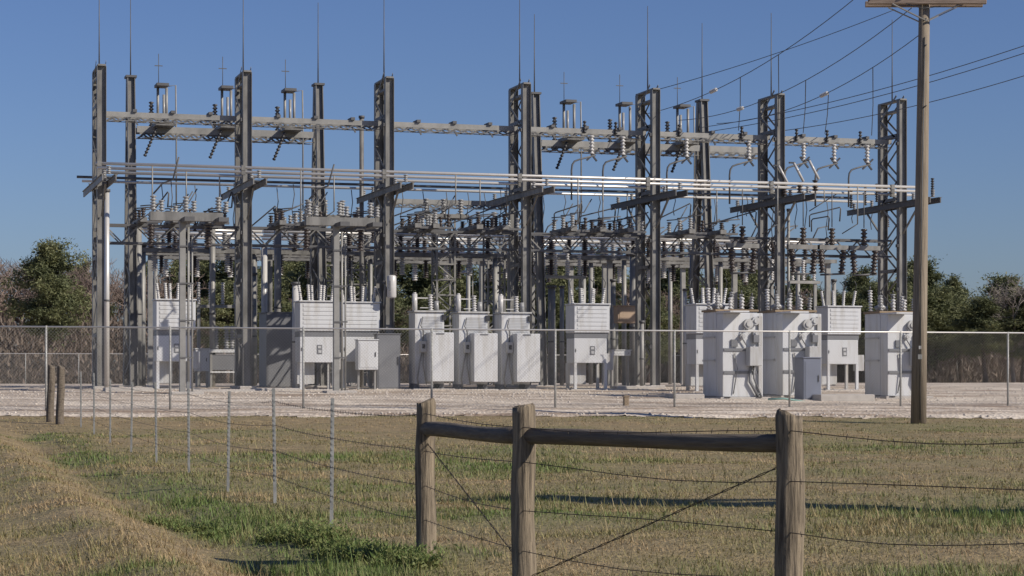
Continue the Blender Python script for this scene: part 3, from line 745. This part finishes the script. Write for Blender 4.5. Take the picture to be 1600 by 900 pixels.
p = Q(530,-5.6); inst('tst', tstand, p, 'steel stand with beam of white insulators before the third white cabinet', 'steel stand','T shaped steel stands')

# white breaker cabinets -----------------------------------------------------------
def breaker():
    r = empty('breaker_cabinet'); W = .68
    MB().box(-W,W,-.5,.5,2.10,3.12,.02).build('upper_cabinet','white',r)
    mb = MB()
    for k in range(6): mb.box(-W+.12,W-.1,-.515,-.503,2.2+k*.15,2.29+k*.15)
    mb.build('louvre','white',r)
    MB().box(-W-.03,W+.03,-.56,.52,3.122,3.17,.01).build('roof','white',r)
    MB().box(-W+.02,W-.06,-.44,.5,1.90,2.098).build('sill','gray',r)
    MB().box(-W+.01,W-.1,-.46,.42,1.0,1.898,.015).build('door_panel','white',r)
    MB().box(-W,-W+.62,-.0,.5,.25,1.0).build('rear_compartment','whited',r)
    for x in (-W+.06,W-.14):
        MB().box(x-.05,x+.05,-.48,-.38,0,1.0).build('leg','white',r); MB().box(x-.05,x+.05,.38,.48,0,1.0).build('leg','whited',r)
    MB().box(W-.1,W+.16,-.44,-.05,.75,1.35,.01).build('side_box','whited',r)
    MB().box(-.06,.12,-.475,-.463,1.3,1.62).build('nameplate','gray',r)
    mb = MB(); mb.box(-.02,.09,-.482,-.477,1.34,1.44).box(-.03,.08,-.482,-.477,1.5,1.58).build('plate_marks','whited',r)
    MB().box(-W+.05,-W+.08,-.475,-.463,1.4,1.52).build('handle','dark',r)
    for k in range(6):
        x = -.5+k*.2; y = -.2 if k%2 else .2
        MB().ins((x,y,3.17),(x*1.15,y*1.3,3.75),.06,8,7,.7).build('bushing','porcw',r)
        MB().tube([(x*1.15,y*1.3,3.75),(x*1.18,y*1.5,3.95),(x*.9,y*2.2,4.1)],.015,5).build('lead','wire',r)
    MB().box(-.85,.85,-.65,.65,-.2,.06,.02).build('plinth','conc',r)
    return r
BG = 'white breaker cabinets on legs'
bl = [(272,-1.2,'white breaker cabinet on legs behind the first steel stand'),(494,-2,'white breaker cabinet on legs with nameplate left of the second steel stand'),(560,-.4,'white breaker cabinet behind the second steel stand, left of the third column'),
 (918,-2.2,'white breaker cabinet standing alone between the fourth and fifth columns'),(1310,-3.5,'white breaker cabinet between the second and third big transformers'),(1107,-5,'white breaker cabinet half hidden behind the first big transformer')]
for px,v,lb in bl:
    p = Q(px,v); inst('brk', breaker, p, lb, 'breaker cabinet', BG)

# three ribbed regulator cabinets ---------------------------------------------------
def regulator():
    r = empty('regulator_cabinet')
    MB().box(-.58,.50,-.35,.55,.22,2.78,.015).build('tank','white',r)
    mb = MB()
    for k in range(12): mb.box(-.3,.44,-.365,-.353,2.0+k*.055,2.025+k*.055)
    mb.build('ribs','whited',r)
    MB().box(-.62,.56,-.42,.6,2.782,2.84,.01).build('lid','whited',r)
    MB().box(-.18,.70,-.95,-.36,.3,2.05,.02).build('front_cabinet','white',r)
    MB().box(-.42,-.20,-.58,-.36,1.35,1.75,.01).build('control_box','whited',r); MB().box(-.37,-.26,-.592,-.582,1.48,1.64).build('screen','dark',r)
    MB().box(.05,.35,-.965,-.952,1.98,2.03).build('vent','gray',r)
    MB().tube([(-.33,-.42,1.35),(-.42,-.45,1.0),(-.5,-.42,.4),(-.45,-.42,.1)],.03,6).tube([(-.28,-.42,1.35),(-.3,-.45,.9),(-.22,-.6,.2)],.022,6).build('conduit','lsteel',r)
    MB().tube([(-.3,-.4,1.75),(-.28,-.42,2.1),(-.38,-.42,2.3),(-.3,-.4,2.6)],.02,6).build('cable','steeld',r)
    MB().tube([(-.5,0,2.84),(-.5,0,3.45)],.095,10).tube([(-.5,0,3.45),(-.5,0,3.5)],.06,8).build('bushing','porcw',r)
    MB().ins((.1,0,2.84),(.08,0,3.45),.10,7).build('bushing','porcw',r)
    MB().tube([(.32,.0,2.84),(.30,0,3.2)],.085,10).build('bushing','porc',r)
    MB().bar((-.5,0,3.3),(.08,0,3.3),.04).bar((-.3,0,2.95),(.1,0,2.95),.03).build('link_bar','porcw',r)
    MB().box(.42,.56,-.42,-.36,2.5,2.7).build('bracket','dark',r)
    for x in (-.5,.42): MB().box(x-.08,x+.08,-.3,.5,.0,.22).build('foot','gray',r)
    MB().box(-.75,.8,-.8,.7,-.2,.05,.02).build('plinth','conc',r)
    return r
for px,v,lb in ((669,-1.8,'left one of three narrow white cabinets with white bushings'),(737,-1.8,'middle one of three narrow white cabinets with white bushings'),(803,-1.8,'right one of three narrow white cabinets with white bushings')):
    p = Q(px,v); inst('reg', regulator, p, lb, 'regulator cabinet','three narrow white cabinets in a row')

# large transformers -----------------------------------------------------------------
def transformer():
    r = empty('transformer'); W = .72
    MB().box(-W,W,-.15,.95,.12,2.86,.02).build('tank','white',r)
    MB().box(-W+.02,W-.02,-.66,-.152,.10,2.80,.015).build('front_compartment','white',r)
    MB().box(-W,-.06,-1.32,-.10,2.802,2.858,.01).build('shadow_hood','white',r)  # overhang added to cast the diagonal shadow on the front
    MB().box(-W-.04,W+.04,-.2,1.0,2.862,2.93,.01).build('lid','rust',r)
    for z in (.85,1.58): MB().box(-W+.05,W-.08,-.70,-.662,z,z+.09).build('stiffener','gray',r)
    MB().box(-W-.05,-W-.002,-.1,.9,1.25,1.31).box(-W-.05,-W-.002,-.1,.9,2.0,2.06).build('side_rib','whited',r)
    MB().box(.08,.50,-1.05,-.705,1.10,1.72,.015).build('control_box','whited',r)
    MB().box(.30,.50,-.84,-.705,1.85,2.1,.01).build('relay_box','gray',r)
    MB().box(-.42,-.2,-.72,-.662,1.72,1.95).build('nameplate','gray',r)
    mb = MB(); 
    for x,z,q in ((.15,2.45,.16),(.40,2.55,.13),(.42,2.15,.11),(-.05,2.05,.09)): mb.tube([(x,-.66,z),(x,-.80,z)],q,14).tube([(x,-.80,z),(x,-.84,z)],q*.55,12)
    mb.build('gauge','whited',r)
    MB().tube([(.2,-.72,2.45),(.0,-.76,2.3),(-.1,-.74,2.05),(.1,-.74,1.75)],.022,6).tube([(-.3,-.7,1.5),(-.22,-.74,1.0),(-.35,-.7,.2)],.018,6).tube([(.25,-.72,1.1),(.2,-.75,.6),(.5,-.75,.12)],.045,8).tube([(.35,-.72,1.1),(.35,-.75,.7),(.62,-.72,.12)],.03,8).build('conduit','gray',r)
    MB().box(.52,.64,-.74,-.662,.2,2.7).build('cable_tray','whited',r)
    for k,(x,y,h) in enumerate(((-.6,.0,.55),(-.36,.5,.5),(-.15,.0,.42),(.1,.5,.62),(.25,0,.42),(.45,.55,.55),(.6,.05,.45),(-.62,.7,.75))):
        MB().ins((x,y,2.93),(x*1.05,y,2.93+h),.085,int(h/.085),9,.5).build('bushing','porcw' if k%3 else 'porc',r)
        MB().tube([(x*1.05,y,2.93+h),(x*1.05,y,3.03+h)],.025,6).build('terminal','steeld',r)
    MB().tube([(-.66,.3,3.0),(-.5,.2,3.09),(-.3,.2,3.0)],.10,10).build('relief_pipe','porc',r)
    MB().box(-.85,.9,-.85,1.1,-.25,.10,.02).build('plinth','conc',r)
    for x in (-.6,.5): MB().box(x-.1,x+.1,-.9,1.0,.101,.118).build('skid','dark',r)
    return r
for px,v,lb in ((1148,-11.6,'left one of the three big white transformers with ribbed bushings'),(1240,-10.6,'middle one of the three big white transformers, blue grey shadow box at its right corner'),(1402,-11.3,'right one of the three big white transformers, partly behind the utility pole')):
    p = Q(px,v); inst('trf', transformer, p, lb, 'transformer','three big white transformers')

# assorted boxes ------------------------------------------------------------------------
def boxthing(name, px, v, y0, y1, w, dep, m, label, cat, extra=None, ground=False):
    p = Q(px,v,y1); 
    if ground: p.z = gz(p.x,p.y)
    h = Q(px,v,y0).z-p.z; r = empty(name, p, TH); tag(r, label, cat)
    MB().box(-w/2,w/2,-dep/2,dep/2,0,h,.015).build('body',m,r)
    MB().box(-w/2-.03,w/2+.03,-dep/2-.03,dep/2+.03,h+.002,h+.04,.008).build('lid',m,r)
    MB().box(-w/2+.06,w/2-.06,-dep/2-.015,-dep/2-.003,.08,h-.1).build('door',m,r)
    MB().box(w/2-.12,w/2-.09,-dep/2-.04,-dep/2-.016,h*.45,h*.6).build('handle','dark',r)
    if extra: extra(r,w,dep,h,p)
    return r
def legs(r,w,dep,h,p):
    g = gz(p.x,p.y)-p.z
    for x in (-w/2+.06,w/2-.06): MB().box(x-.035,x+.035,-.035,.035,g,-.002).build('leg','lsteel',r)
boxthing('control_cabinet',605,-1.6,523,602,.85,.5,'gray','dark grey control cabinet at the foot of the third tall column','cabinet',ground=True)
boxthing('control_cabinet',437,4,490,600,1.3,1.6,'gray','wide dark grey cabinet between the second column and the second breaker','cabinet',ground=True)
boxthing('control_cabinet',1262,-12.6,560,625,.62,.7,'shadowgray','blue grey box standing in for shadow beside the middle big transformer','cabinet',ground=True)  # box added in place of a shadow, its blue grey is painted shade
boxthing('junction_box',979,2,479,505,.9,.5,'tan','tan box raised on posts left of the fifth tall column','box',legs)
boxthing('junction_box',315,2,546,580,.5,.4,'white','small white box on legs right of the first steel stand','box',legs)
boxthing('junction_box',969,0,548,556,.75,.3,'white','narrow white tray on posts below the tan box','box',legs)
boxthing('junction_box',573,-2.2,532,578,.72,.5,'white','low white box with window under the third white breaker cabinet','box',legs)
def bench(px,v,y0,y1,w,label):
    p = Q(px,v); r = empty('tank_stand', p, TH); tag(r, label, 'frame'); z0 = Q(px,v,y1).z-p.z; z1 = Q(px,v,y0).z-p.z
    MB().box(-w/2,w/2,-.4,.4,z1-.12,z1).build('top','white',r); MB().box(-w/2,w/2,-.4,-.34,z0-.06,z0).build('lower_bar','white',r)
    MB().box(-w/2+.06,w/2-.06,-.3,.3,z0+.05,z1-.2).build('tank','gray',r)
    for x in (-w/2+.05,w/2-.05): MB().box(x-.04,x+.04,-.33,.33,0,z1-.13).build('leg','lsteel',r)
    for x in (-.3,.1,.3): MB().ins((x,0,z1),(x,0,z1+.9),.11,9).build('bushing','porc',r)
bench(350,3,546,580,1.15,'low tank in a white frame with three grey bushings, left of the second column')
# white can on third column
p = Q(612,-1.25,466); r = empty('white_can', p); tag(r,'white cylindrical can fixed high on the third tall column','canister')
h = Q(612,-1.25,430).z-p.z; MB().tube([(0,0,0),(0,0,.06),(0,0,h-.06),(0,0,h)],[.13,.17,.17,.12],16).build('body','porcw',r); MB().box(-.05,.05,.12,.3,h*.3,h*.7).build('bracket','steel',r); MB().box(-.09,-.03,-.2,-.16,h*.3,h*.75).build('label_plate','gray',r)
# frame with insulator posts (840-905)
def iframe():
    r = empty('insulator_frame')
    MB().box(-1.2,1.2,-.1,.1,-.08,.04).build('beam','lsteel',r)
    for x in (-1,1): MB().box(x-.06,x+.06,-.06,.06,-3.3,-.082).build('leg','lsteel',r)
    for x in (-1,-.55,-.05,.45,.95): MB().ins((x,0,.04),(x,0,.95),.085,9).build('insulator','porcw',r)
    return r
p = Q(870,5,432); inst('ifr', iframe, p, 'frame with five white insulators right of the fourth tall column','frame','insulator frames')
p = Q(1240,7,440); inst('ifr', iframe, p, 'frame with five white insulators behind the middle transformer','frame','insulator frames')
p = Q(350,8,478); inst('ifr', iframe, p, 'low frame with five white insulators left of the second tall column','frame','insulator frames')
# small lamp bracket
p = Q(725,5,427); r = empty('lamp_bracket', p, TH); tag(r,'small white lamp on a thin bracket above the middle narrow cabinet','lamp')
MB().tube([(0,0,0),(0,0,.06),(0,0,.12)],[.14,.11,.03],12).build('lamp_shade','porcw',r); MB().tube([(0,0,.1),(.1,0,-.02),(.35,0,-.04),(.35,0,-4.0)],.025,6).build('arm','lsteel',r)
# green conduit and slabs
def slab(px,v,w,dep,h,label):
    p = Q(px,v); o = MB().box(-w/2,w/2,-dep/2,dep/2,-.2,h,.02).build('concrete_slab','conc',None,p); o.rotation_euler=(0,0,TH); tag(o,label,'slab','pale concrete slabs in the gravel')
slab(1312,-13,1.9,1.2,.24,'pale concrete slab between the middle and right big transformers')
slab(1070,-11.6,1.0,.9,.2,'pale concrete slab left of the left big transformer')
slab(200,-3,1.6,.8,.16,'low concrete slab right of the foot of the leftmost column')
slab(345,-4,2.2,.8,.12,'low concrete slab left of the foot of the second column')
slab(430,-3,1.6,.8,.12,'low concrete slab right of the foot of the second column')
slab(990,-1.6,1.6,.8,.14,'low concrete slab left of the foot of the fifth column')
p = Q(1200,-13.6); q = Q(1268,-13.6); o = MB().tube([(0,0,.12),(.5,0,.14),(q-p).to_tuple()],.035,8).build('green_conduit','green',None,p); tag(o,'pale green conduit lying before the middle big transformer','conduit')
p = Q(978,-16.8); r = empty('warning_stub', p, TH); tag(r,'short brown stub post behind the near fence below the tan box','stub'); MB().box(-.07,.07,-.07,.07,-.1,.35,.01).build('shaft','rust',r); MB().box(-.09,.09,-.09,.09,.352,.40,.01).build('cap','rust',r)

# rubble ------------------------------------------------------------------
mb = MB(); rr = random.Random(5)
for k in range(5000):
    px = rr.uniform(-60,1660); v = -24.5+rr.random()**1.5*24; p = Q(px,v); s = rr.uniform(.02,.055)
    if p.y < edge_d(p.x)-.5+rr.random(): continue
    a = rr.random()*3; vs = []
    for q in range(6): t = q/6*6.283+a; vs.append((p.x+s*math.cos(t)*rr.uniform(.7,1.2), p.y+s*math.sin(t)*rr.uniform(.7,1.2), p.z+.05+.0*s))
    vs2 = [(x*.45+p.x*.55,y*.45+p.y*.55,z+s*rr.uniform(.5,.9)) for x,y,z in vs]
    mb._add(vs+vs2,[(6,7,8,9,10,11)]+[(i,(i+1)%6,6+(i+1)%6,6+i) for i in range(6)])
tag(mb.build('loose_stones','gravelst'),'loose pale stones scattered over the gravel','stones',kind='stuff')

# ------------------------------------------------------------------ trees
def leaf_tris(C, rad, n, s, r, squash=.8):
    m = len(C); c = np.repeat(C,n,0); k = len(c); off = r.normal(size=(k,3))*.5; off[:,2]*=squash
    c = c+off*np.repeat(rad,n)[:,None]
    a = r.normal(size=(k,3)); a /= np.linalg.norm(a,axis=1)[:,None]; b = r.normal(size=(k,3)); b /= np.linalg.norm(b,axis=1)[:,None]
    ss = s*(.5+r.random(k))[:,None]
    V = np.stack([c-a*ss*.28,c+a*ss*.28,c+b*ss*1.2],1).reshape(-1,3)
    T = np.clip(np.repeat(r.random(m),n)*.7+r.random(k)*.3,0,1)
    return V,T
def pine_maker(seed, wide, low):
    def mk():
        r = np.random.default_rng(seed); root = empty('pine_tree'); H = 12.0
        pts = [(.12*math.sin(i*.8+seed),.1*math.cos(i*.7),H*i/8) for i in range(9)]
        MB().tube(pts,[.24*(1-.85*i/8) for i in range(9)],8).build('trunk','bark',root)
        C = []; rad = []; lm = MB()
        for i in range(58):
            t = low+(1-low)*(i+r.random())/58; z = H*t; az = r.random()*6.283
            pr = math.sin(min(1,(t-low)/(1-low)*1.0+.12)*math.pi)**.6 if t<.97 else .3
            L = wide*pr*(.45+.75*r.random())
            up = .15+.35*t; e = np.array([math.cos(az)*L, math.sin(az)*L, z+up*L*.7])
            lm.tube([(0,0,z),tuple((np.array([0,0,z])+e)/2+np.array([0,0,.1])),tuple(e)],[.05,.035,.015],4,cap=False)
            for q in (.55,.8,1.0):
                C.append(np.array([0,0,z])*(1-q)+e*q+r.normal(size=3)*.25); rad.append(.4+.5*r.random())
        C.append(np.array([0,0,H])); rad.append(.6)
        lm.build('limbs','bark',root)
        V,T = leaf_tris(np.array(C),np.array(rad),170,.21,r)
        np_mesh('crown',V,'pine',T,root); return root
    return mk
def bare_maker(seed, m='twig', dens=1.0):
    def mk():
        r = random.Random(seed); root = empty('bare_tree'); tk = MB(); cr = MB()
        def grow(p, d, L, rad, lv):
            q = p+d*L; mid = (p+q)/2+Vector((r.uniform(-1,1),r.uniform(-1,1),r.uniform(-.5,.5)))*L*.06
            (tk if lv==0 else cr).tube([p,mid,q],[rad,rad*.85,rad*.68],6 if lv<2 else 3,cap=False)
            if lv>=6: return
            for k in range((4 if lv==0 else (3 if lv<5 else 3))):
                a = Vector((r.gauss(0,1),r.gauss(0,1),r.gauss(.25,.6))).normalized()
                nd = (d*(.95 if lv<2 else .75)+a*(.55+.05*lv)).normalized()
                grow(p+(q-p)*r.uniform(.45,1.0) if k else q, nd, L*r.uniform(.62,.82), max(rad*.62,.014), lv+1)
        grow(Vector((0,0,0)),Vector((r.uniform(-.05,.05),0,1)),3.6,.2,0)
        tk.build('trunk','bark' if m=='twig' else m,root); cr.build('crown',m,root); return root
    return mk
ZM = {}
def place_tree(kind, px, top, d, label, group, wx=1.0):
    x = (px-800)/F*d; z = gz(x,d)-.2; h = EYE+(HZ-top)*d/F-z
    i = random.randint(0,2) if kind!='pale' else 0
    if kind=='pine': o = inst('pine%d'%i, pine_maker(50+i,(2.7,3.2,2.4)[i],(.30,.22,.38)[i]), (x,d,z), label, 'pine tree', group, rz=random.uniform(0,6.28))
    elif kind=='bare': o = inst('bare%d'%i, bare_maker(70+i), (x,d,z), label, 'bare tree', group, rz=random.uniform(0,6.28))
    else: o = inst('pale', bare_maker(90,'twigw'), (x,d,z), label, 'bare tree', group, rz=.6)
    zm = max(max(v.co.z for v in ch.data.vertices) for ch in COL.objects if ch.parent==o and ch.name.startswith('crown')) if o.data is None and o.name not in ZM else ZM[o.name]
    s = h/zm*1.03; o.scale = (s*wx,s*wx,s)
place_tree('pine',76,374,150,'large bushy pine standing out at the far left of the treeline',None,1.25)
place_tree('pine',128,408,175,'smaller pine just left of the leftmost tall column',None)
place_tree('pine',1345,418,165,'dark pine between the last breaker cabinet and the last tall column',None,1.2)
place_tree('pine',1440,403,160,'broad dark pine directly behind the wooden utility pole',None,1.3)
place_tree('pine',1492,432,170,'dark pine right of the wooden utility pole',None,1.3)
place_tree('pine',1530,470,185,'small dark pine in the gap left of the pale bare tree',None,1.4)
place_tree('pine',1572,428,190,'dark pine behind the pale bare tree at the right',None,1.5)
place_tree('pale',1585,430,152,'pale bare spreading tree at the right edge',None,1.1)
place_tree('pine',1135,405,165,'pine behind the left big transformer, its top in the sky',None,1.1)
place_tree('pine',1175,404,172,'pine left of the sixth tall column above the transformers',None,1.0)
place_tree('pine',1252,424,180,'low pine behind the middle big transformer',None,1.3)
place_tree('pine',222,408,180,'pine right of the leftmost tapered column',None,.9)
place_tree('pine',278,400,178,'pine behind the first steel stand',None,1.0)
GP = 'dark green pines packed behind the steelwork'; LP = 'dark green pine packed in the wood behind the steelwork'
for px in range(320,1120,50):
    place_tree('pine',px+random.uniform(-12,12),random.uniform(376,398)+(12 if px>1000 else 0),random.uniform(160,185),LP,GP,random.uniform(1.1,1.4))
for px in range(345,1110,85):
    place_tree('pine',px+random.uniform(-12,12),random.uniform(430,460),random.uniform(150,158),LP,GP,1.5)
for px,tp_ in ((1328,452),(1362,440),(1395,436),(1428,446),(1462,450),(1500,468),(1538,462),(1600,446),(1640,440),(1150,452),(1200,458),(1285,456)):
    place_tree('pine',px,tp_,random.uniform(150,158),'dark green low pine crowding the treeline behind the transformers and pole','dark green low pines behind the transformers and pole',1.7)
GBr = 'brown bare trees at the left edge'; LB_ = 'brown leafless tree in the thicket at the left edge'
for px in (-40,-12,14,36,60,100,128,150,185,215,245): place_tree('bare',px,random.uniform(400,428),random.uniform(158,180),LB_,GBr,1.2)
GBm = 'brown bare trees low behind the yard'; LM = 'low brown leafless tree behind the yard, right of the first cabinet'
for px in (300,360,420,640,1050,1090,1140,1190,1230,1290): place_tree('bare',px,random.uniform(448,480),random.uniform(155,165),LM,GBm,1.6)
# undergrowth band
def under():
    r = np.random.default_rng(77); n = 150000
    X = (r.random(n)*2-1)*60; Y = 156+34*r.random(n); hmax = 1.7+1.8*vnoise(X,Y,5,61)+2.2*(X<-15); z = hmax*r.random(n)**1.3
    Z = gza(X,Y,False)+z; c = np.stack([X,Y,Z],-1); a = r.normal(size=(n,3))*.04; b = r.normal(size=(n,3))*.25; b[:,2] = abs(b[:,2])+.35
    V = np.stack([c-a,c+a,c+b],1).reshape(-1,3); T = np.clip(vnoise(X,Y,4,62)*.7+r.random(n)*.4-.05,0,1)
    o = np_mesh('undergrowth',V,'brush',T); tag(o,'brown tangled undergrowth below the treeline behind the yard','undergrowth',kind='stuff')
under()

# ------------------------------------------------------------------ light, sky, camera
az, el = R(26), R(34)
S = Vector((math.cos(az)*math.cos(el), -math.sin(az)*math.cos(el), math.sin(el)))
l = bpy.data.lights.new('Sun','SUN'); l.energy = 4.8; l.angle = R(.55); l.color = (1,.915,.79)
lo = bpy.data.objects.new('Sun', l); COL.objects.link(lo); lo.rotation_euler = (-S).to_track_quat('-Z','Y').to_euler()
w = bpy.data.worlds.new('World'); sc.world = w; w.use_nodes = True; nt = w.node_tree
sky = nt.nodes.new('ShaderNodeTexSky'); sky.sky_type = 'NISHITA'; sky.sun_disc = False; sky.sun_elevation = el; sky.sun_rotation = math.atan2(S.x,S.y)
sky.dust_density = .6; sky.ozone_density = 2.0; sky.air_density = 1.0
tn = nt.nodes.new('ShaderNodeMix'); tn.data_type='RGBA'; tn.blend_type='MULTIPLY'; tn.inputs['Factor'].default_value=1; tn.inputs['B'].default_value=(.56,.66,.96,1)
nt.links.new(sky.outputs[0], tn.inputs['A']); nt.links.new(tn.outputs['Result'], nt.nodes['Background'].inputs[0]); nt.nodes['Background'].inputs[1].default_value = .085
c = bpy.data.cameras.new('Camera'); co = bpy.data.objects.new('Camera', c); COL.objects.link(co); sc.camera = co
c.sensor_width = 36; c.lens = 72; c.shift_y = (HZ-450)/1600; co.location = (0,0,EYE); co.rotation_euler = (R(90),0,0); c.clip_start = .1; c.clip_end = 8000
vs = sc.view_settings; vs.view_transform = 'Standard'; vs.look = 'None'; vs.exposure = 0; vs.gamma = 1
